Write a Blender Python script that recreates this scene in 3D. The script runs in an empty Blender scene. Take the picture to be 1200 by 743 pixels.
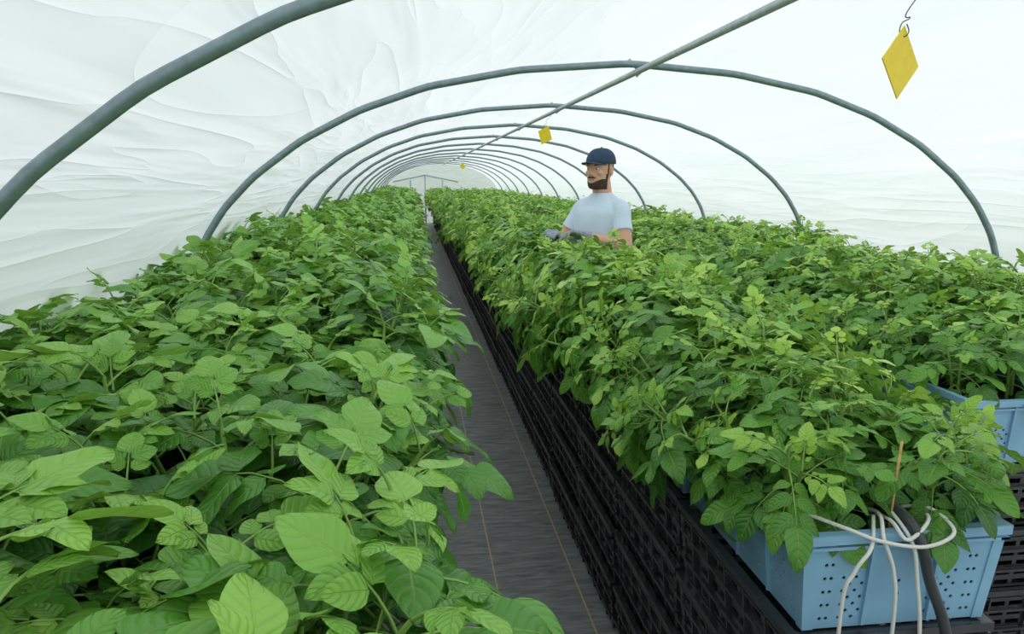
import bpy, math, random
from mathutils import Vector, Matrix, noise
from mathutils.bvhtree import BVHTree
random.seed(7)
D=bpy.data; SC=bpy.context.scene; COL=SC.collection
CZ=1.65
try:
    SC.view_settings.view_transform='Standard'
    SC.view_settings.look='None'
except Exception: pass

# ---------------------------------------------------------------- helpers
def new_mat(name):
    m=D.materials.new(name); m.use_nodes=True
    nt=m.node_tree; b=nt.nodes['Principled BSDF']
    return m,nt,b
def simple(name,col,rough=.5,spec=.5,metal=0,noise=0,nscale=20,bump=0):
    m,nt,b=new_mat(name)
    b.inputs['Base Color'].default_value=(*col,1); b.inputs['Roughness'].default_value=rough
    b.inputs['Specular IOR Level'].default_value=spec; b.inputs['Metallic'].default_value=metal
    if noise or bump:
        tc=nt.nodes.new('ShaderNodeTexCoord'); n=nt.nodes.new('ShaderNodeTexNoise')
        n.inputs['Scale'].default_value=nscale; n.inputs['Detail'].default_value=4
        nt.links.new(tc.outputs['Object'],n.inputs['Vector'])
        if noise:
            r=nt.nodes.new('ShaderNodeValToRGB')
            r.color_ramp.elements[0].color=(*[c*(1-noise) for c in col],1); r.color_ramp.elements[0].position=.3
            r.color_ramp.elements[1].color=(*[min(1,c*(1+noise)) for c in col],1); r.color_ramp.elements[1].position=.7
            nt.links.new(n.outputs['Fac'],r.inputs['Fac']); nt.links.new(r.outputs['Color'],b.inputs['Base Color'])
        if bump:
            bp=nt.nodes.new('ShaderNodeBump'); bp.inputs['Strength'].default_value=bump; bp.inputs['Distance'].default_value=.01
            nt.links.new(n.outputs['Fac'],bp.inputs['Height']); nt.links.new(bp.outputs['Normal'],b.inputs['Normal'])
    return m
def mesh_obj(name,verts,faces,mat=None,smooth=False,parent=None,link=True):
    me=D.meshes.new(name); me.from_pydata([tuple(v) for v in verts],[],faces); me.update()
    if smooth: me.polygons.foreach_set('use_smooth',[True]*len(me.polygons))
    o=D.objects.new(name,me)
    if mat:
        for m in (mat if isinstance(mat,(list,tuple)) else [mat]): me.materials.append(m)
    if link: COL.objects.link(o)
    if parent: o.parent=parent
    return o
def empty(name,loc=(0,0,0)):
    e=D.objects.new(name,None); e.location=loc; e.empty_display_size=.1; COL.objects.link(e); return e
def tube_geo(path,rad,seg=10,cap=True):
    V=[];F=[]; path=[Vector(p) for p in path]; n=len(path)
    if not isinstance(rad,(list,tuple)): rad=[rad]*n
    prev=None
    for i,p in enumerate(path):
        t=(path[min(i+1,n-1)]-path[max(i-1,0)]).normalized()
        if prev is None:
            a=Vector((0,0,1)) if abs(t.z)<.9 else Vector((1,0,0)); u=t.cross(a).normalized()
        else: u=(prev-t*prev.dot(t)).normalized()
        prev=u; w=t.cross(u)
        for k in range(seg):
            an=2*math.pi*k/seg; V.append(p+(u*math.cos(an)+w*math.sin(an))*rad[i])
    for i in range(n-1):
        for k in range(seg):
            a=i*seg+k;b=i*seg+(k+1)%seg; F.append((a,b,b+seg,a+seg))
    if cap:
        V.append(path[0]); c0=len(V)-1; V.append(path[-1]); c1=len(V)-1
        for k in range(seg):
            F.append((c0,(k+1)%seg,k)); F.append((c1,(n-1)*seg+k,(n-1)*seg+(k+1)%seg))
    return V,F
def merge(parts):
    V=[];F=[]
    for v,f in parts:
        o=len(V); V+=list(v); F+=[tuple(i+o for i in q) for q in f]
    return V,F
def box_geo(x0,x1,y0,y1,z0,z1):
    V=[(x,y,z) for z in(z0,z1) for y in(y0,y1) for x in(x0,x1)]
    return V,[(0,2,3,1),(4,5,7,6),(0,1,5,4),(2,6,7,3),(0,4,6,2),(1,3,7,5)]
def crspline(pts,vals,n=5):
    P=[Vector(p) for p in pts]; out=[];ro=[]
    for i in range(len(P)-1):
        p0=P[max(i-1,0)];p1=P[i];p2=P[i+1];p3=P[min(i+2,len(P)-1)]
        for s in range(n):
            t=s/n; out.append(.5*((2*p1)+(p2-p0)*t+(2*p0-5*p1+4*p2-p3)*t*t+(3*p1-p0-3*p2+p3)*t**3)); ro.append(vals[i]+(vals[i+1]-vals[i])*t)
    out.append(P[-1]); ro.append(vals[-1]); return out,ro
def curve_obj(name,pts,r,mat,parent=None):
    out,_=crspline(pts,[0]*len(pts),8)
    V,F=tube_geo(out,r,10); return mesh_obj(name,V,F,mat,True,parent)

# ---------------------------------------------------------------- camera
cam=D.cameras.new('camera'); co=D.objects.new('camera',cam); COL.objects.link(co)
cam.sensor_width=36; cam.lens=26.1; cam.clip_start=.02
co.location=(0,0,CZ); co.rotation_euler=(math.radians(90-10.52),0,math.radians(-7.47))
SC.camera=co

# ---------------------------------------------------------------- world + sun (overcast daylight)
w=D.worlds.new('sky'); SC.world=w; w.use_nodes=True; nt=w.node_tree
bg=nt.nodes['Background']
tc=nt.nodes.new('ShaderNodeTexCoord'); sp=nt.nodes.new('ShaderNodeSeparateXYZ'); rp=nt.nodes.new('ShaderNodeValToRGB')
nt.links.new(tc.outputs['Generated'],sp.inputs[0]); nt.links.new(sp.outputs['Z'],rp.inputs['Fac']); nt.links.new(rp.outputs['Color'],bg.inputs['Color'])
rp.color_ramp.elements[0].position=0; rp.color_ramp.elements[0].color=(.60,.66,.65,1)
rp.color_ramp.elements[1].position=.8; rp.color_ramp.elements[1].color=(.90,.95,1,1)
bg.inputs['Strength'].default_value=1.20
sl=D.lights.new('sun','SUN'); sl.energy=1.7; sl.angle=math.radians(16); sl.color=(1,.99,.97)
so=D.objects.new('sun',sl); COL.objects.link(so); so.rotation_euler=Vector((.55,.25,1)).to_track_quat('Z','Y').to_euler(); so.location=(4,0,8)

# ---------------------------------------------------------------- materials
def film_mat():
    m=D.materials.new('polythene_film'); m.use_nodes=True; nt=m.node_tree; nt.nodes.clear(); N=nt.nodes.new; L=nt.links.new
    out=N('ShaderNodeOutputMaterial'); dif=N('ShaderNodeBsdfDiffuse'); tr=N('ShaderNodeBsdfTranslucent'); gl=N('ShaderNodeBsdfGlossy')
    dif.inputs[0].default_value=(.84,.87,.87,1); gl.inputs['Roughness'].default_value=.28; gl.inputs[0].default_value=(1,1,1,1)
    m1=N('ShaderNodeMixShader'); m1.inputs[0].default_value=.72; L(dif.outputs[0],m1.inputs[1]); L(tr.outputs[0],m1.inputs[2])
    m2=N('ShaderNodeMixShader'); m2.inputs[0].default_value=.05; L(m1.outputs[0],m2.inputs[1]); L(gl.outputs[0],m2.inputs[2]); L(m2.outputs[0],out.inputs[0])
    tc=N('ShaderNodeTexCoord')
    def ridge(rot,scl,scale,det,dist,pw):
        mp=N('ShaderNodeMapping'); mp.inputs['Rotation'].default_value=rot; mp.inputs['Scale'].default_value=scl; L(tc.outputs['Object'],mp.inputs[0])
        n1=N('ShaderNodeTexNoise'); n1.inputs['Scale'].default_value=scale; n1.inputs['Detail'].default_value=det; n1.inputs['Distortion'].default_value=dist; L(mp.outputs[0],n1.inputs['Vector'])
        r1=N('ShaderNodeMath'); r1.operation='SUBTRACT'; r1.inputs[1].default_value=.5; L(n1.outputs['Fac'],r1.inputs[0])
        a1=N('ShaderNodeMath'); a1.operation='ABSOLUTE'; L(r1.outputs[0],a1.inputs[0])
        p1=N('ShaderNodeMath'); p1.operation='POWER'; p1.inputs[1].default_value=pw; L(a1.outputs[0],p1.inputs[0]); return n1,p1.outputs[0]
    n1,h1=ridge((0.5,.3,.6),(1,.3,1.8),1.7,2.6,.5,.62)
    n3,h3=ridge((0.08,0,.12),(1.6,.16,3.0),2.3,2.6,.3,.62)
    ad=N('ShaderNodeMath'); ad.operation='ADD'; L(h1,ad.inputs[0]); L(h3,ad.inputs[1])
    bp=N('ShaderNodeBump'); bp.inputs['Strength'].default_value=.62; bp.inputs['Distance'].default_value=.038; L(ad.outputs[0],bp.inputs['Height'])
    for s in (dif,tr,gl): L(bp.outputs[0],s.inputs['Normal'])
    r=N('ShaderNodeValToRGB'); r.color_ramp.elements[0].color=(.82,.865,.865,1); r.color_ramp.elements[1].color=(.89,.92,.93,1)
    r.color_ramp.elements[0].position=.3; r.color_ramp.elements[1].position=.65
    L(n1.outputs['Fac'],r.inputs['Fac']); L(r.outputs[0],tr.inputs[0])
    return m
FILM=film_mat()
STEEL=simple('galvanised_steel',(.25,.32,.35),.42,.5,.35,.15,30)
STEEL_L=simple('galvanised_steel_light',(.46,.51,.51),.45,.5,.3,.12,30)
BLUE=simple('blue_plastic',(.28,.52,.74),.42,.5,0,.10,9,.05)
BLACK=simple('black_plastic',(.034,.034,.038),.24,1.0,0,.3,14,.1)
SOIL=simple('potting_soil',(.035,.022,.014),.95,.1,0,.5,60,.8)
YEL=simple('sticky_trap_yellow',(1.0,.70,.008),.4,.4,0,.08,40)
WIRE=simple('wire',(.12,.12,.12),.4,.5,.8)
WHITE_TUBE=simple('white_tube',(.80,.78,.73),.4)
BLACK_TUBE=simple('black_tube',(.05,.055,.06),.35)
WOOD=simple('bamboo',(.65,.42,.16),.7,.3,0,.2,60)

def leaf_mat(name,dark,mid,young):
    m,nt,b=new_mat(name); N=nt.nodes.new; L=nt.links.new
    def math_(op,a,bb=None,clamp=False):
        n=N('ShaderNodeMath'); n.operation=op; n.use_clamp=clamp
        for i,x in enumerate((a,bb)):
            if x is None: continue
            if isinstance(x,(int,float)): n.inputs[i].default_value=x
            else: L(x,n.inputs[i])
        return n.outputs[0]
    uv=N('ShaderNodeUVMap'); uv.uv_map='UVMap'; s=N('ShaderNodeSeparateXYZ'); L(uv.outputs[0],s.inputs[0])
    a=math_('ABSOLUTE',math_('SUBTRACT',math_('MULTIPLY',s.outputs[0],2.0),1.0))
    mid_m=math_('SUBTRACT',1.0,math_('MULTIPLY',a,14.0),True)
    p=math_('SUBTRACT',math_('MULTIPLY',s.outputs[1],5.5),math_('MULTIPLY',math_('POWER',a,1.3),1.5))
    fr=math_('FRACT',math_('ADD',p,5.0))
    tri=math_('ABSOLUTE',math_('SUBTRACT',fr,.5))
    side=math_('MULTIPLY',math_('SUBTRACT',tri,.455),14.0,True)
    vein=math_('MAXIMUM',mid_m,math_('MULTIPLY',side,.5))
    at=N('ShaderNodeAttribute'); at.attribute_name='lv'; oi=N('ShaderNodeObjectInfo')
    geo=N('ShaderNodeNewGeometry'); nz=N('ShaderNodeTexNoise'); nz.inputs['Scale'].default_value=1.6; L(geo.outputs['Position'],nz.inputs['Vector'])
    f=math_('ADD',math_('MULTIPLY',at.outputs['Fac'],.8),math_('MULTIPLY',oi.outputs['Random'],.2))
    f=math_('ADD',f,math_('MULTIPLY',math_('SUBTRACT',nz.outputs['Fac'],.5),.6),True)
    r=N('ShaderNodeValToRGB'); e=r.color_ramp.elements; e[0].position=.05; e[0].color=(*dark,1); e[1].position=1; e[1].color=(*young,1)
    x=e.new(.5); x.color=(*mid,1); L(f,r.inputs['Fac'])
    mx=N('ShaderNodeMix'); mx.data_type='RGBA'; L(math_('MULTIPLY',vein,.32),mx.inputs['Factor']); L(r.outputs[0],mx.inputs['A']); mx.inputs['B'].default_value=(min(1,young[0]*1.4),min(1,young[1]*1.2),young[2]*1.8,1)
    mb=N('ShaderNodeMix'); mb.data_type='RGBA'; L(math_('MULTIPLY',geo.outputs['Backfacing'],.45),mb.inputs['Factor']); L(mx.outputs['Result'],mb.inputs['A']); mb.inputs['B'].default_value=(.31,.49,.20,1)
    L(mb.outputs['Result'],b.inputs['Base Color']); b.inputs['Roughness'].default_value=.34; b.inputs['Specular IOR Level'].default_value=.55
    h=math_('SUBTRACT',0.0,math_('ADD',math_('MULTIPLY',math_('POWER',math_('MULTIPLY',tri,2.0),2.5),.65),math_('MULTIPLY',mid_m,.75)))
    qn=N('ShaderNodeTexNoise'); qn.inputs['Scale'].default_value=95; qn.inputs['Detail'].default_value=1; tco=N('ShaderNodeTexCoord'); L(tco.outputs['Object'],qn.inputs['Vector'])
    h=math_('ADD',h,math_('MULTIPLY',qn.outputs['Fac'],.7))
    bp=N('ShaderNodeBump'); bp.inputs['Strength'].default_value=.65; bp.inputs['Distance'].default_value=.003; L(h,bp.inputs['Height']); L(bp.outputs[0],b.inputs['Normal'])
    tr=N('ShaderNodeBsdfTranslucent'); L(bp.outputs[0],tr.inputs['Normal'])
    tint=N('ShaderNodeMix'); tint.data_type='RGBA'; tint.blend_type='MULTIPLY'; tint.inputs['Factor'].default_value=1; L(mb.outputs['Result'],tint.inputs['A']); tint.inputs['B'].default_value=(1.35,1.3,.6,1); L(tint.outputs['Result'],tr.inputs[0])
    ms=N('ShaderNodeMixShader'); ms.inputs[0].default_value=.22; L(b.outputs[0],ms.inputs[1]); L(tr.outputs[0],ms.inputs[2])
    L(ms.outputs[0],nt.nodes['Material Output'].inputs[0])
    return m
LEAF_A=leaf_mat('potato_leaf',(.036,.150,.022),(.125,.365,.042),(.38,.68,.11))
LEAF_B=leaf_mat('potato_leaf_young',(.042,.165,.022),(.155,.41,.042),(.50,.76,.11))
STEM=simple('potato_stem',(.26,.44,.09),.5)

# ---------------------------------------------------------------- potato plants
NT=9; US=(-1,-.55,0,.55,1)
def leaflet(buf,base,Dv,Nv,L,W,lv,rnd):
    V,F,UV,LV=buf; Dv=Dv.normalized(); B=Dv.cross(Nv).normalized(); N=B.cross(Dv).normalized()
    droop=rnd.uniform(.05,.42); fold=rnd.uniform(.10,.50); ph=rnd.uniform(0,6.28); tw=rnd.uniform(-.28,.28); un=rnd.uniform(.02,.06)
    o=len(V)
    for i in range(NT+1):
        t=i/NT; wd=W*.5*(math.sin(math.pi*min(1,t**.73))**.68 if 0<t<1 else .02)*(1.03-.07*t)
        c=base+Dv*(L*t)-N*(droop*L*t*t)
        for u in US:
            z=fold*abs(u)*wd-.7*fold*wd*u*u+un*W*math.sin(t*8+ph+u*1.5)*abs(u)*1.2+tw*u*wd*t
            V.append(c+B*(u*wd*.97)+N*z); UV.append(((u+1)/2,t)); LV.append(lv)
    for i in range(NT):
        for j in range(4):
            a=o+i*5+j; F.append((a,a+1,a+6,a+5))
def make_plant(name,seed,mat,nl,leafL,leaflen,height,narrow=.58,npair=2):
    rnd=random.Random(seed); buf=([],[],[],[]); V,F,UV,LV=buf
    stems=[]
    for si in range(2):
        ang=rnd.uniform(0,6.28); r0=.02; lean=rnd.uniform(.02,.07)
        h=height*rnd.uniform(.80,1.12); dx=math.cos(ang);dy=math.sin(ang)
        pts=[Vector((dx*(r0+lean*t*t),dy*(r0+lean*t*t),h*t)) for t in (0,.33,.66,1)]
        stems.append(tube_geo(pts,[.006,.0055,.005,.003],5,False))
        az=rnd.uniform(0,6.28)
        for k in range(nl):
            t=.22+.78*(k/(nl-1)); p=Vector((dx*(r0+lean*t*t),dy*(r0+lean*t*t),h*t)); az+=2.4+rnd.uniform(-.3,.3)
            young=max(0,(t-.78)/.22)
            Lr=leafL*(1-.5*young)*rnd.uniform(.75,1.15); el=math.radians(rnd.uniform(8,40)+32*young)
            out=Vector((math.cos(az),math.sin(az),0)); bend=rnd.uniform(.6,1.15)*(1-.4*young)
            path=[];q=p.copy(); nseg=8
            for s in range(nseg+1):
                path.append(q.copy()); e=el-bend*(s/nseg); q=q+(out*math.cos(e)+Vector((0,0,1))*math.sin(e))*(Lr/nseg)
            stems.append(tube_geo(path[::2],[.0028,.0025,.002,.0016,.001],3,False))
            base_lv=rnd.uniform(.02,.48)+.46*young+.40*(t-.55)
            roll=rnd.uniform(-.35,.35)
            tts=[.36,.60,.84,1.0][3-npair:] ; szs=[.52,.75,.93,1.2][3-npair:]
            for pi_ in range(npair+1):
                tt=tts[pi_]; idx=min(nseg,int(round(tt*nseg))); c=path[idx]; T=(path[min(idx+1,nseg)]-path[max(idx-1,0)]).normalized()
                S=T.cross(Vector((0,0,1))).normalized(); Nn=S.cross(T).normalized(); Nn=(Nn+S*roll).normalized(); S=T.cross(Nn).normalized()
                LL=leaflen*szs[pi_]*(1-.5*young)*rnd.uniform(.82,1.14)
                if pi_==npair:
                    leaflet(buf,c,T+Nn*rnd.uniform(-.25,.2),(Nn+S*rnd.uniform(-.3,.3)).normalized(),LL,LL*(narrow+.08),base_lv+rnd.uniform(-.08,.12),rnd)
                else:
                    for sg in (-1,1):
                        a=math.radians(rnd.uniform(48,70)); d=T*math.cos(a)+S*(sg*math.sin(a))+Nn*rnd.uniform(-.28,.18)
                        leaflet(buf,c+S*sg*.004,d,(Nn+S*sg*rnd.uniform(-.15,.33)+T*rnd.uniform(-.28,.28)).normalized(),LL,LL*narrow,base_lv+rnd.uniform(-.1,.12),rnd)
    nleaf=len(F)
    for v,f in stems:
        o=len(V); V+=v; F+=[tuple(i+o for i in q) for q in f]; UV+=[(.5,.5)]*len(v); LV+=[.5]*len(v)
    o=mesh_obj(name,V,F,[mat,STEM],True,link=False); me=o.data
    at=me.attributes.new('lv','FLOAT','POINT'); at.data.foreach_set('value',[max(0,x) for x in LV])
    ul=me.uv_layers.new(name='UVMap'); li=[0]*len(me.loops); me.loops.foreach_get('vertex_index',li)
    fl=[]
    for i in li: fl+=UV[i]
    ul.data.foreach_set('uv',fl)
    me.polygons.foreach_set('material_index',[0]*nleaf+[1]*(len(me.polygons)-nleaf))
    return o
CA=D.collections.new('potato_plants_mature'); CB=D.collections.new('potato_plants_young')
for i in range(7): CA.objects.link(make_plant('potato_plant',100+i,LEAF_A,10,.142,.088,.25,.68,2))
for i in range(7): CB.objects.link(make_plant('young_potato_plant',200+i,LEAF_B,11,.130,.066,.24,.62,3 if i%2 else 2))

def inst_group(coll,name):
    g=D.node_groups.new(name,'GeometryNodeTree')
    g.interface.new_socket('Geometry',in_out='INPUT',socket_type='NodeSocketGeometry'); g.interface.new_socket('Geometry',in_out='OUTPUT',socket_type='NodeSocketGeometry')
    N=g.nodes.new; L=g.links.new
    gi=N('NodeGroupInput'); go=N('NodeGroupOutput'); ci=N('GeometryNodeCollectionInfo'); ip=N('GeometryNodeInstanceOnPoints')
    ci.inputs['Collection'].default_value=coll; ci.inputs['Separate Children'].default_value=True; ci.inputs['Reset Children'].default_value=True
    def na(nm,ty):
        n=N('GeometryNodeInputNamedAttribute'); n.data_type=ty; n.inputs['Name'].default_value=nm
        return [o for o in n.outputs if o.name=='Attribute' and o.enabled][0]
    L(gi.outputs[0],ip.inputs['Points']); L(ci.outputs[0],ip.inputs['Instance']); ip.inputs['Pick Instance'].default_value=True
    L(na('idx','INT'),ip.inputs['Instance Index']); L(na('rot','FLOAT_VECTOR'),ip.inputs['Rotation']); L(na('scl','FLOAT_VECTOR'),ip.inputs['Scale'])
    L(ip.outputs[0],go.inputs[0]); return g
def instancer(name,coll,pts,parent=None):
    o=mesh_obj(name,[p[0] for p in pts],[],None,parent=parent); me=o.data
    a=me.attributes.new('rot','FLOAT_VECTOR','POINT'); a.data.foreach_set('vector',[c for p in pts for c in p[1]])
    a=me.attributes.new('scl','FLOAT_VECTOR','POINT'); a.data.foreach_set('vector',[c for p in pts for c in p[2]])
    a=me.attributes.new('idx','INT','POINT'); a.data.foreach_set('value',[p[3] for p in pts])
    md=o.modifiers.new('instances','NODES'); md.node_group=inst_group(coll,name+'_instances'); return o
def tilt_rot(az,tiltdir,tilt):
    ax=Vector((-math.sin(tiltdir),math.cos(tiltdir),0))
    return tuple((Matrix.Rotation(tilt,3,ax)@Matrix.Rotation(az,3,'Z')).to_euler())
YEND=28.5
def bed_points(x0,x1,ya,scale_f,sp=.15,overL=.6,overR=.6,front=False,seed=1):
    rnd=random.Random(seed); pts=[]; y=ya
    while y<YEND:
        s=sp if y<9 else sp*1.35; gs=1 if y<9 else 1.2
        nx=max(2,int(round((x1-x0)/s))+1)
        for i in range(nx):
            fx=i/(nx-1); x=x0+(x1-x0)*fx+rnd.uniform(-.035,.035); yy=y+rnd.uniform(-.05,.05)
            sc=scale_f(fx,yy)*rnd.uniform(.80,1.13)*gs; td=rnd.uniform(0,6.28); tl=rnd.uniform(0,.24)
            if fx<.01 and overL: td=math.pi+rnd.uniform(-.4,.4); tl=overL*rnd.uniform(.6,1.2)
            elif fx>.99 and overR: td=rnd.uniform(-.4,.4); tl=overR*rnd.uniform(.6,1.2)
            if front and y<ya+.1:
                td=-math.pi/2+rnd.uniform(-.3,.3)+(-.5 if fx<.2 else (.5 if fx>.8 else 0)); tl=rnd.uniform(.12,.45)
            zs=sc/gs if y>=9 else sc
            pts.append(((x,yy,.975),tilt_rot(rnd.uniform(0,6.28),td,tl),(sc,sc,zs),rnd.randrange(7)))
        y+=s
    return pts
instancer('potato_plant_bed',CA,bed_points(-1.05,-.15,.12,lambda f,y:1.27-.20*f+.09*math.sin(y*1.7+f*3),.152,.15,.45,seed=3))
instancer('potato_plant_bed',CB,bed_points(.74,1.07,1.31,lambda f,y:(.90+.26*min(1,(y-1.3)/1.2))+.09*math.sin(y*2.6),.106,1.0,.85,True,seed=5))
instancer('potato_plant_bed',CB,bed_points(1.68,2.90,2.06,lambda f,y:1.04+.15*math.sin(y*1.9+f*4),.152,.72,.3,True,seed=9))

# ---------------------------------------------------------------- crates
CW,CL,CH=.40,.60,.20
def panel(origin,ux,uz,nrm,W,H,nx,ny,mask,hs=.3,seg=8,thick=.003,rect=None):
    V=[];F=[]; o=Vector(origin); cw=W/nx; ch=H/ny
    for side in (0,1):
        off=nrm*(-thick*side)
        for i in range(nx):
            for j in range(ny):
                b=o+ux*(i*cw)+uz*(j*ch)+off; k=len(V)
                if not mask(i,j):
                    V+= [b,b+ux*cw,b+ux*cw+uz*ch,b+uz*ch]; F.append((k,k+1,k+2,k+3) if not side else (k+3,k+2,k+1,k)); continue
                outer=[(0,0),(.5,0),(1,0),(1,.5),(1,1),(.5,1),(0,1),(0,.5)]
                for a,c in outer: V.append(b+ux*(a*cw)+uz*(c*ch))
                for a,c in outer:
                    if rect: V.append(b+ux*(cw*(.5+(a-.5)*rect[0]))+uz*(ch*(.5+(c-.5)*rect[1])))
                    else:
                        d=Vector((a-.5,c-.5)).normalized(); r=hs*min(cw,ch); V.append(b+ux*(.5*cw+d.x*r)+uz*(.5*ch+d.y*r))
                for q in range(8):
                    r=(q+1)%8; f=(k+q,k+r,k+8+r,k+8+q); F.append(f if not side else f[::-1])
                if side==0:
                    for q in range(8):
                        r=(q+1)%8; kk=len(V); V+=[V[k+8+q],V[k+8+r],V[k+8+r]-nrm*thick,V[k+8+q]-nrm*thick]; F.append((kk,kk+1,kk+2,kk+3))
    return V,F
def make_crate(name,W,L,H,kind,mat):
    tp=.018; parts=[]
    X=Vector((1,0,0));Y=Vector((0,1,0))
    def wall(p0,dirv,length,nrm):
        uz=(Vector((0,0,H))+nrm*tp)
        o=p0
        if kind=='blue':
            nx=int(length/.0125); ny=14
            def mask(i,j):
                e=min(i,nx-1-i)
                if j>=11: return False
                if e in (2,3): return j>=1 and j%2==1
                if 5<=e<=9 and j<8: return (i+j)%2==0 and j< 10-(e-5)*1.2 and j>0
                if e>13 and j in (2,3,4,5,6): return (e%6) in (0,1,2,3) and (i+j)%2==0
                return False
            return panel(o,dirv,uz/ H,nrm,length,H,nx,ny,mask,.30)
        nx=int(length/.055); ny=6
        def mask(i,j): return 0<=j<5
        return panel(o,dirv,uz/H,nrm,length,H,nx,ny,mask,rect=(.78,.5),thick=.006)
    a=tp
    parts.append(wall(Vector((a,a,0)),X,W-2*a,-Y)); parts.append(wall(Vector((W-a,L-a,0)),-X,W-2*a,Y))
    parts.append(wall(Vector((a,L-a,0)),-Y,L-2*a,-X)); parts.append(wall(Vector((W-a,a,0)),Y,L-2*a,X))
    def bx(x0,x1,y0,y1,z0,z1,dx=0,dy=0):
        v,f=box_geo(x0,x1,y0,y1,z0,z1); v=[(p[0]+(dx if p[2]==z1 else 0),p[1]+(dy if p[2]==z1 else 0),p[2]) for p in v]; parts.append((v,f))
    c=.022
    for sx in (0,1):
        for sy in (0,1):
            x0=a-.003 if sx==0 else W-a-c+.003; y0=a-.003 if sy==0 else L-a-c+.003
            bx(x0,x0+c,y0,y0+c,0,H-.002,(-tp if sx==0 else tp)*.98,(-tp if sy==0 else tp)*.98)
    e=.007
    for z0,z1,ex in ((H-.006,H,e),(H-.03,H-.024,e*.8)):
        bx(-ex,W+ex,-ex,.012,z0,z1); bx(-ex,W+ex,L-.012,L+ex,z0,z1); bx(-ex,.012,-ex,L+ex,z0+.0002,z1-.0002); bx(W-.012,W+ex,-ex,L+ex,z0+.0002,z1-.0002)
    bx(-e,W+e,-e-.001,-e+.002,H-.018,H); bx(-e,W+e,L+e-.002,L+e+.001,H-.018,H); bx(-e-.001,-e+.002,-e,L+e,H-.018,H); bx(W+e-.002,W+e+.001,-e,L+e,H-.018,H)
    n=3 if kind=='blue' else 5
    for i in range(1,n+1):
        y=L*i/(n+1)
        bx(a-.008,a+.001,y-.003,y+.003,.005,H-.02,-tp,0); bx(W-a-.001,W-a+.008,y-.003,y+.003,.005,H-.02,tp,0)
    for i in range(1,3):
        x=W*i/3
        bx(x-.003,x+.003,a-.008,a+.001,.005,H-.02,0,-tp); bx(x-.003,x+.003,L-a-.001,L-a+.008,.005,H-.02,0,tp)
    if kind=='black':
        for z in (.06,.125):
            bx(-.004,.006,0,L,z,z+.008); bx(W-.006,W+.004,0,L,z,z+.008); bx(0,W,-.004,.006,z,z+.008)
    bx(a,W-a,a,L-a,0,.006)
    V,F=merge(parts); return mesh_obj(name,V,F,mat,link=False)
blue=make_crate('blue_plastic_crate',CW,CL,CH,'blue',BLUE)
black=make_crate('black_plastic_crate',CW,CL,CH,'black',BLACK)
CBl=D.collections.new('blue_crates'); CBl.objects.link(blue)
CBk=D.collections.new('black_crates'); CBk.objects.link(black)
def crate_row(xs,ya,tag):
    rnd=random.Random(int(ya*100)); pb=[];pk=[]; y=ya
    while y<YEND-.6:
        for x in xs:
            a=rnd.uniform(-.012,.012)
            pb.append(((x,y,.814),(0,0,a),(1,1,1),0))
            for l in range(4):
                pk.append(((x+rnd.uniform(-.006,.006),y+rnd.uniform(-.006,.006),.003+l*.2022),(0,0,rnd.uniform(-.006,.006)),(1,1,1),0))
        y+=.625
    instancer('blue_crate_row',CBl,pb); instancer('black_crate_stack',CBk,pk)
    parts=[]
    for p in pb:
        x,yy,_=p[0]; v,f=box_geo(x+.028,x+CW-.028,yy+.028,yy+CL-.028,.83,.975)
        parts.append((v,f))
    V,F=merge(parts); mesh_obj('potting_soil',V,F,SOIL)
crate_row([.69],1.17,'m'); crate_row([1.60,2.02,2.44],1.88,'r')
crate_row([-1.05,-.63],-.7,'l')

# ---------------------------------------------------------------- tunnel shell
XC=1.08
prof=[(2.26,-1.65),(2.26,-1.3),(2.24,-.95),(2.20,-.65),(2.15,-.46),(2.09,-.30),(1.985,-.14),(1.84,.01),(1.61,.18),(1.33,.325),(1.0,.44),(.55,.525),(0,.565)]
hoop=[(XC-a,CZ+z) for a,z in prof]+[(XC+a,CZ+z) for a,z in prof[-2::-1]]
def resample(poly,step):
    out=[]
    for i in range(len(poly)-1):
        a=Vector(poly[i]);b=Vector(poly[i+1]); n=max(1,int((b-a).length/step))
        for k in range(n): out.append(a.lerp(b,k/n))
    out.append(Vector(poly[-1])); return out
R=resample(hoop,.075)
H0=1.62;HS=2.13; hoops=[H0-HS*1]+[H0+HS*i for i in range(0,13)]
cx=Vector((XC,CZ-.4))
Y0,Y1=-1.2,28.8; ny=int((Y1-Y0)/.09)
V=[];F=[]
for j in range(ny+1):
    y=Y0+(Y1-Y0)*j/ny; ph=((y-H0)/HS)%1; sag=math.sin(math.pi*ph)
    for p in R:
        d=(p-cx); u=d.normalized(); hz=p.y
        off=.028-.03*sag*(1 if hz>1.2 else .3)
        n=noise.noise(Vector((p.x*1.7+y*.8,y*1.2,p.y*2.5)))*.019*sag+noise.noise(Vector((p.x*5+y*2.2,y*1.5,p.y*6)))*.007*sag
        q=p+u*(off+n); V.append((q.x,y,max(0,q.y)))
m=len(R)
for j in range(ny):
    for i in range(m-1): F.append((j*m+i,j*m+i+1,(j+1)*m+i+1,(j+1)*m+i))
mesh_obj('ceiling',V,F,FILM,True)
ev=[(p.x,Y1,p.y) for p in R]; mesh_obj('wall_back',ev+[(XC,Y1,0)],[(i,i+1,len(ev)) for i in range(len(ev)-1)],FILM)
fr=[]
for a,b in (((-.1,0),(-.1,1.60)),((1.1,0),(1.1,1.62)),((.45,0),(.45,1.78)),((-.75,1.55),(.45,1.80)),((.45,1.80),(1.7,1.55))):
    fr.append(tube_geo([(a[0],Y1-.12,a[1]),(b[0],Y1-.12,b[1])],.025,8))
V,F=merge(fr); mesh_obj('door_1',V,F,STEEL_L,True)
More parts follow.
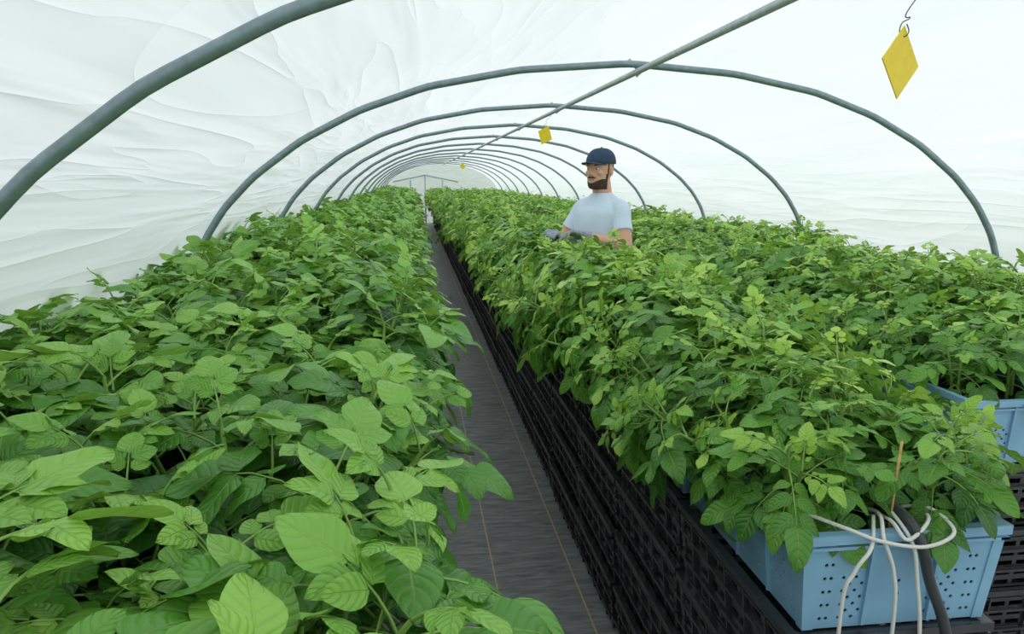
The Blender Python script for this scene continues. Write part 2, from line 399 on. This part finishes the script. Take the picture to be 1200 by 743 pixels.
def smooth_poly(poly):
    out=[]
    for i,p in enumerate(poly):
        if 0<i<len(poly)-1:
            a=Vector(poly[i-1]);b=Vector(p);c=Vector(poly[i+1]); d=.05
            p1=b+(a-b).normalized()*min(d,(a-b).length/2.5); p2=b+(c-b).normalized()*min(d,(c-b).length/2.5)
            out+=[p1,(p1+p2+b*2)/4,p2]
        else: out.append(Vector(p))
    return out
hp=smooth_poly(hoop)
V,F=tube_geo([(p.x,0,p.y) for p in hp],.0175,12)
hm=None
for i,y in enumerate(hoops):
    if hm is None:
        o=mesh_obj('tunnel_hoop',V,F,STEEL,True); hm=o.data
    else:
        o=D.objects.new('tunnel_hoop',hm); COL.objects.link(o)
    o.location=(0,y,0)
V,F=tube_geo([(XC+.04,Y0+.05,CZ+.526),(XC+.04,Y1-.1,CZ+.526)],.015,12)
parts=[(V,F)]
for y in hoops: parts.append(tube_geo([(XC-.0,y-.0,CZ+.585),(XC+.03,y+.03,CZ+.56),(XC+.07,y+.03,CZ+.525),(XC+.04,y,CZ+.505)],.006,6))
V,F=merge(parts); mesh_obj('ridge_pipe',V,F,STEEL_L,True)

# ---------------------------------------------------------------- ground
def fabric():
    m,nt,b=new_mat('ground_cover_fabric'); N=nt.nodes.new; L=nt.links.new
    tc=N('ShaderNodeTexCoord'); s=N('ShaderNodeSeparateXYZ'); L(tc.outputs['Object'],s.inputs[0])
    mp=N('ShaderNodeMapping'); mp.inputs['Scale'].default_value=(2.5,14,1); mp.inputs['Rotation'].default_value=(0,0,.35); L(tc.outputs['Object'],mp.inputs[0])
    n=N('ShaderNodeTexNoise'); n.inputs['Scale'].default_value=3; n.inputs['Detail'].default_value=6; n.inputs['Distortion'].default_value=.8; L(mp.outputs[0],n.inputs['Vector'])
    r=N('ShaderNodeValToRGB'); r.color_ramp.elements[0].position=.3; r.color_ramp.elements[0].color=(.24,.24,.25,1); r.color_ramp.elements[1].position=.75; r.color_ramp.elements[1].color=(.62,.62,.63,1); L(n.outputs['Fac'],r.inputs[0])
    def mm(op,a,bb):
        k=N('ShaderNodeMath'); k.operation=op
        for i,x in enumerate((a,bb)):
            if isinstance(x,(int,float)): k.inputs[i].default_value=x
            else: L(x,k.inputs[i])
        return k.outputs[0]
    f=mm('FRACT',mm('DIVIDE',mm('ADD',s.outputs[0],9.9-.30),.33),0)
    line=mm('LESS_THAN',f,.022)
    wv=mm('MULTIPLY',line,.8)
    mx=N('ShaderNodeMix'); mx.data_type='RGBA'; L(wv,mx.inputs['Factor']); L(r.outputs[0],mx.inputs['A']); mx.inputs['B'].default_value=(1,.80,.40,1); L(mx.outputs['Result'],b.inputs['Base Color'])
    b.inputs['Roughness'].default_value=.42
    wx=N('ShaderNodeTexWave'); wx.inputs['Scale'].default_value=60; wx.bands_direction='Y'; L(tc.outputs['Object'],wx.inputs[0])
    h=mm('ADD',mm('MULTIPLY',wx.outputs['Fac'],.15),n.outputs['Fac'])
    bp=N('ShaderNodeBump'); bp.inputs['Strength'].default_value=.6; bp.inputs['Distance'].default_value=.01; L(h,bp.inputs['Height']); L(bp.outputs[0],b.inputs['Normal'])
    return m
mesh_obj('floor',[(XC-2.22,Y0,0),(XC+2.22,Y0,0),(XC+2.22,Y1,0),(XC-2.22,Y1,0)],[(0,1,2,3)],fabric())
GR=simple('grass_ground',(.14,.21,.09),.9,.1,0,.4,2)
mesh_obj('ground',[(-60,-60,-.02),(60,-60,-.02),(60,90,-.02),(-60,90,-.02)],[(0,1,2,3)],GR)

# ---------------------------------------------------------------- yellow sticky traps
def trap(x,y,z,yaw,s=.1,roll=0,top=None):
    e=empty('yellow_sticky_trap',(x,y,z)); h=s/2
    v,f=box_geo(-h,h,-.0012,.0012,-h,h); Rm=Matrix.Rotation(yaw,3,'Z')@Matrix.Rotation(math.pi/4+roll,3,'Y')
    o=mesh_obj('card',[Rm@Vector(p) for p in v],f,YEL,parent=e)
    zt=(CZ+.508-z); t=s*.66
    hook=[(XC+.04-x if abs(XC-x)<.2 else .02,0,zt),(.01,0,t+.04),(.012,0,t+.02),(-.004,0,t+.01),(-.008,0,t-.008),(.004,0,t-.016),(.012,0,t-.006),(.006,0,t+.008)]
    curve_obj('hook_wire',hook,.0012,WIRE,e)
trap(.980,1.45,CZ+.231,math.radians(28),.100,.03); trap(1.07,6.1,CZ+.35,math.radians(-50),.115,.45); trap(1.08,16.5,CZ+.28,math.radians(-20),.1)

# ---------------------------------------------------------------- irrigation tubes at front crate
irr=empty('irrigation_tubing')
def T(name,pts,r,mat): curve_obj(name,pts,r,mat,irr)
T('black_hose',[(.86,1.36,1.02),(.88,1.24,1.045),(.893,1.15,1.02),(.915,1.13,.93),(.95,1.12,.83),(1.0,1.11,.6),(1.03,1.10,.2),(1.05,1.3,.012)],.010,BLACK_TUBE)
T('white_tube_1',[(.86,1.35,1.0),(.865,1.25,1.05),(.88,1.15,1.01),(.89,1.13,.93),(.90,1.12,.80),(.91,1.12,.5)],.0036,WHITE_TUBE)
T('white_tube_2',[(.87,1.30,1.0),(.85,1.2,1.035),(.83,1.15,1.01),(.845,1.135,.95),(.85,1.13,.85),(.84,1.13,.5)],.0036,WHITE_TUBE)
T('white_tube_3',[(.70,1.22,1.04),(.76,1.16,1.03),(.82,1.14,1.01),(.90,1.13,1.0),(.96,1.14,1.02),(.95,1.2,1.04),(.90,1.25,1.02)],.0036,WHITE_TUBE)
T('white_tube_4',[(.84,1.2,1.03),(.80,1.14,1.0),(.765,1.13,.96),(.745,1.13,.88),(.75,1.13,.5)],.0036,WHITE_TUBE)
T('white_tube_5',[(.98,1.3,1.0),(.93,1.17,1.035),(.87,1.14,1.01),(.86,1.18,1.03),(.88,1.3,1.0)],.0036,WHITE_TUBE)
V,F=tube_geo([(.872,1.20,.97),(.872,1.185,1.18)],.0024,6); mesh_obj('bamboo_stake',V,F,WOOD,True)

# ---------------------------------------------------------------- man
SKIN=simple('skin',(.72,.40,.28),.5,.4,0,.06,30); SHIRT=simple('white_tshirt',(.68,.79,.94),.85,.2,0,.04,9,.8)
BEARD=simple('dark_hair',(.075,.048,.036),.8,.2,0,.3,150,.4); PANTS=simple('trousers',(.05,.06,.09),.85,.2,0,.2,30,.2)
SHOE=simple('shoes',(.03,.03,.03),.6); GLOVE=simple('work_glove',(.34,.36,.42),.8,.2,0,.3,60,.3); CAPM=simple('navy_cap',(.040,.070,.13),.75,.25,0,.15,80,.2)
LIP=simple('lips',(.48,.20,.16),.5); EYEW=simple('eye_white',(.75,.73,.70),.2); EYED=simple('eye_iris',(.03,.018,.01),.15)
def loft(rings,seg=28,sup=2.0):
    V=[];F=[]
    for f,l,z,hf,hl in rings:
        for k in range(seg):
            a=2*math.pi*k/seg; c=math.cos(a);s=math.sin(a); e=2/sup
            V.append(Vector((f+hf*math.copysign(abs(c)**e,c),l+hl*math.copysign(abs(s)**e,s),z)))
    n=len(rings)
    for i in range(n-1):
        for k in range(seg):
            a=i*seg+k;b=i*seg+(k+1)%seg; F.append((a,b,b+seg,a+seg))
    V.append(Vector(rings[0][:3]));V.append(Vector(rings[-1][:3])); c0=len(V)-2;c1=len(V)-1
    for k in range(seg): F.append((c0,(k+1)%seg,k)); F.append((c1,(n-1)*seg+k,(n-1)*seg+(k+1)%seg))
    return V,F
def ell(c,r,seg=16):
    rings=[]
    for i in range(1,12):
        a=math.pi*i/12; rings.append((c[0],c[1],c[2]-r[2]*math.cos(a),r[0]*math.sin(a),r[1]*math.sin(a)))
    return loft(rings,seg)
def limb(pts,rad,seg=16,blunt=False):
    out,ro=crspline(pts,rad)
    if not blunt:
        d=(out[-1]-out[-2]).normalized(); out.append(out[-1]+d*ro[-1]*.6); ro.append(ro[-1]*.75); out.append(out[-1]+d*ro[-1]*.3); ro.append(ro[-1]*.4)
    return tube_geo(out,ro,seg)
def smooth_rings(rings,n=4):
    out=[]
    for i in range(len(rings)-1):
        p0=rings[max(i-1,0)];p1=rings[i];p2=rings[i+1];p3=rings[min(i+2,len(rings)-1)]
        for s in range(n):
            t=s/n; out.append(tuple(.5*((2*b)+(c-a)*t+(2*a-5*b+4*c-d)*t*t+(3*b-a-3*c+d)*t**3) for a,b,c,d in zip(p0,p1,p2,p3)))
    out.append(rings[-1]); return out
parts={}
def add(mat,g): parts.setdefault(mat,[]).append(g)
add('shirt',loft(smooth_rings([(0,0,.90,.115,.165),(0,0,.98,.120,.168),(.0,0,1.06,.113,.158),(.01,0,1.18,.120,.165),(.015,0,1.30,.128,.182),(.01,0,1.40,.118,.190),(0,0,1.45,.098,.178),(-.004,0,1.485,.080,.130),(-.006,0,1.510,.070,.092),(-.004,0,1.528,.064,.070)]),32,2.3))
for s in (1,-1):
    if s==1: el_=(.07,.280,1.205); wr=(.285,.175,1.275)
    else: el_=(.10,-.26,1.20); wr=(.325,-.075,1.275)
    SHv=Vector((0,.170*s,1.432));E=Vector(el_);Wv=Vector(wr)
    mid_=SHv.lerp(E,.60)
    add('shirt',limb([(-.004,.08*s,1.445),SHv,SHv.lerp(E,.3),mid_],[.052,.060,.060,.063],16,True))
    add('shirt',limb([(-.015,.04*s,1.505),(-.008,.10*s,1.480),(0,.165*s,1.445)],[.034,.036,.046],12))
    add('skin',limb([SHv,SHv.lerp(E,.5),E,E.lerp(Wv,.3),E.lerp(Wv,.75),Wv],[.05,.052,.045,.048,.036,.028]))
    d=(Wv-E).normalized(); up=Vector((0,0,1)); side=d.cross(up).normalized()
    pn=-up+side*(-.35*s); pn=(pn-d*pn.dot(d)).normalized()
    sd=d.cross(pn).normalized(); sd=sd*(1 if sd.dot(Vector((0,-s,0)))>0 else -1)
    add('glove',limb([Wv-d*.02,Wv+d*.01],[.034,.036]))
    for q in (-.026,-.009,.009,.026): add('glove',limb([Wv+sd*q*.5,Wv+d*.045+sd*q,Wv+d*.088+sd*q*1.1],[.016,.0165,.0125],10))
    for q,Lf in ((.031,.070),(.0105,.080),(-.0105,.074),(-.031,.058)):
        b=Wv+d*.088+sd*q; p=[b]; an=.25
        for k,fr_ in enumerate((.45,.32,.26)):
            dd=d*math.cos(an)+pn*math.sin(an); p.append(p[-1]+dd*Lf*fr_); an+=.55
        add('glove',limb(p,[.0105,.0098,.009,.0078],10))
    b=Wv+d*.025+sd*.028; add('glove',limb([b,b+sd*.025+d*.025+pn*.008,b+sd*.034+d*.052+pn*.022,b+sd*.030+d*.074+pn*.036],[.014,.0125,.011,.009],10))
add('skin',limb([(-.016,0,1.45),(-.006,0,1.53),(.010,0,1.61)],[.068,.061,.060]))
for s in (1,-1):
    add('pants',limb([(0,.085*s,.93),(.0,.09*s,.80),(.015,.10*s,.50),(.005,.105*s,.28),(-.01,.11*s,.10)],[.10,.095,.068,.062,.055]))
    add('shoe',loft([(.05,.11*s,.0,.135,.048),(.05,.11*s,.02,.14,.05),(.045,.11*s,.05,.125,.045),(.01,.11*s,.08,.075,.042),(-.01,.11*s,.11,.05,.045)],24,2.4))
add('pants',loft([(0,0,.84,.10,.155),(0,0,.90,.118,.168),(0,0,.955,.112,.160)],28,2.3))
HT=Matrix.Translation((.01,0,1.58))@Matrix.Rotation(math.radians(10),4,'Z')@Matrix.Rotation(math.radians(0),4,'Y')@Matrix.Translation((-.01,0,-1.58))
def hg(g): return ([HT@Vector(v) for v in g[0]],g[1])
add('head',hg(loft(smooth_rings([(.078,0,1.556,.020,.026),(.068,0,1.566,.042,.042),(.054,0,1.585,.060,.053),(.040,0,1.61,.076,.061),(.028,0,1.64,.088,.067),(.020,0,1.67,.092,.071),(.016,0,1.70,.096,.075),(.014,0,1.73,.096,.076),(.01,0,1.76,.086,.068),(.008,0,1.782,.062,.052),(.006,0,1.795,.03,.026)]),40,2.1)))
add('head',hg(limb([(.104,0,1.692),(.116,0,1.672),(.131,0,1.650)],[.0075,.009,.0115],10)))
add('head',hg(ell((.117,.010,1.646),(.011,.0085,.0075)))); add('head',hg(ell((.117,-.010,1.646),(.011,.0085,.0075))))
for s in (1,-1):
    add('head',hg(ell((.086,.034*s,1.700),(.022,.026,.009)))); add('head',hg(ell((.080,.042*s,1.655),(.026,.022,.018)))); add('head',hg(ell((.004,.078*s,1.668),(.016,.009,.032))))
add('head',hg(ell((.108,0,1.616),(.012,.026,.0075)))); add('head',hg(ell((.094,0,1.572),(.02,.024,.018))))
names=list(parts.keys())
V,F=merge([g for k in names for g in parts[k]])
src=mesh_obj('body_src',V,F)
rm=src.modifiers.new('r','REMESH'); rm.mode='VOXEL'; rm.voxel_size=.004
sm=src.modifiers.new('s','SMOOTH'); sm.factor=.5; sm.iterations=4
dg=bpy.context.evaluated_depsgraph_get(); dg.update()
bm_=D.meshes.new_from_object(src.evaluated_get(dg)); D.objects.remove(src)
man=empty('man'); body=D.objects.new('body',bm_); COL.objects.link(body); body.parent=man
bm_.materials.clear()
for mt in (SHIRT,SKIN,GLOVE,PANTS,SHOE,BEARD,LIP): bm_.materials.append(mt)
mi={'shirt':0,'skin':1,'glove':2,'pants':3,'shoe':4,'head':1}
bv={}
for k in names:
    V,F=merge(parts[k]); bv[k]=BVHTree.FromPolygons([tuple(v) for v in V],F)
HI=HT.inverted(); ids=[]
for p in bm_.polygons:
    c=p.center; best=None;bd=9
    for k in names:
        if k in('shoe','pants') and c.z>1.1: continue
        if k in('glove','head') and c.z<1.1: continue
        r=bv[k].find_nearest(c,.08)
        if r[0] is not None and r[3]<bd: bd=r[3];best=k
    if best=='skin':
        r=bv['shirt'].find_nearest(c,.05)
        if r[0] is not None and r[3]<.0022: best='shirt'
    i=mi.get(best,0)
    if best in('head','skin') and c.z>1.53:
        q=HI@c; ay=abs(q.y)
        line=1.594+.024*min(1,max(0,(ay-.012)/.045))+ (.03 if q.x<.045 and ay>.05 else 0)
        i=1
        if q.z<line and q.x>.020 and q.z>1.553: i=5
        if 1.6215<q.z<1.632 and q.x>.085 and ay<.032: i=5
        if 1.610<q.z<1.621 and q.x>.100 and ay<.024: i=6
        if q.z>1.625 and q.x<-.014 and ay<.078: i=5
        if 1.62<q.z and .022<q.x<.034 and .05<ay: i=5
        if q.z>1.72 : i=5
    ids.append(i)
bm_.polygons.foreach_set('material_index',ids); bm_.polygons.foreach_set('use_smooth',[True]*len(bm_.polygons))
for s in (1,-1):
    V,F=hg(ell((.094,.032*s,1.680),(.0115,.0135,.0075))); mesh_obj('eye',V,F,EYEW,True,man)
    V,F=hg(ell((.1025,.032*s,1.680),(.0045,.0055,.0055))); mesh_obj('iris',V,F,EYED,True,man)
    V,F=hg(limb([(.106,.014*s,1.698),(.106,.032*s,1.703),(.094,.05*s,1.697)],[.003,.004,.0025],8)); mesh_obj('eyebrow',V,F,BEARD,True,man)
rings=[]
for i in range(0,13):
    a=math.pi/2*i/12; c=max(.004,math.cos(a))**.75
    rings.append((.012-.004*math.sin(a),0,1.712+.099*math.sin(a)**.95,.108*c,.087*c))
V,F=hg(loft(rings,36,2.1)); mesh_obj('cap_crown',V,F,CAPM,True,man)
V=[];F=[]; n=18
for k in range(n+1):
    th=math.radians(-68+136*k/n)
    for r in range(6):
        t=r/5; bx=.012+.107*math.cos(th); by=.086*math.sin(th)
        ext=.066*max(0,math.cos(th*1.28))**.55
        V.append(Vector((bx+ext*t,by*(1-.03*t),1.724-.018*math.sin(th)**2-.004*t)))
for k in range(n):
    for r in range(5):
        a=k*6+r; F.append((a,a+1,a+7,a+6))
V,F=hg((V,F)); b=mesh_obj('cap_brim',V,F,CAPM,True,man); md=b.modifiers.new('t','SOLIDIFY'); md.thickness=.004
V,F=hg(ell((.008,0,1.812),(.008,.008,.005))); mesh_obj('cap_button',V,F,CAPM,True,man)
man.location=(1.215,4.78,0); man.rotation_euler=(0,0,math.atan2(-.50,-.86)); man.scale=(1.02,1.02,1.02)
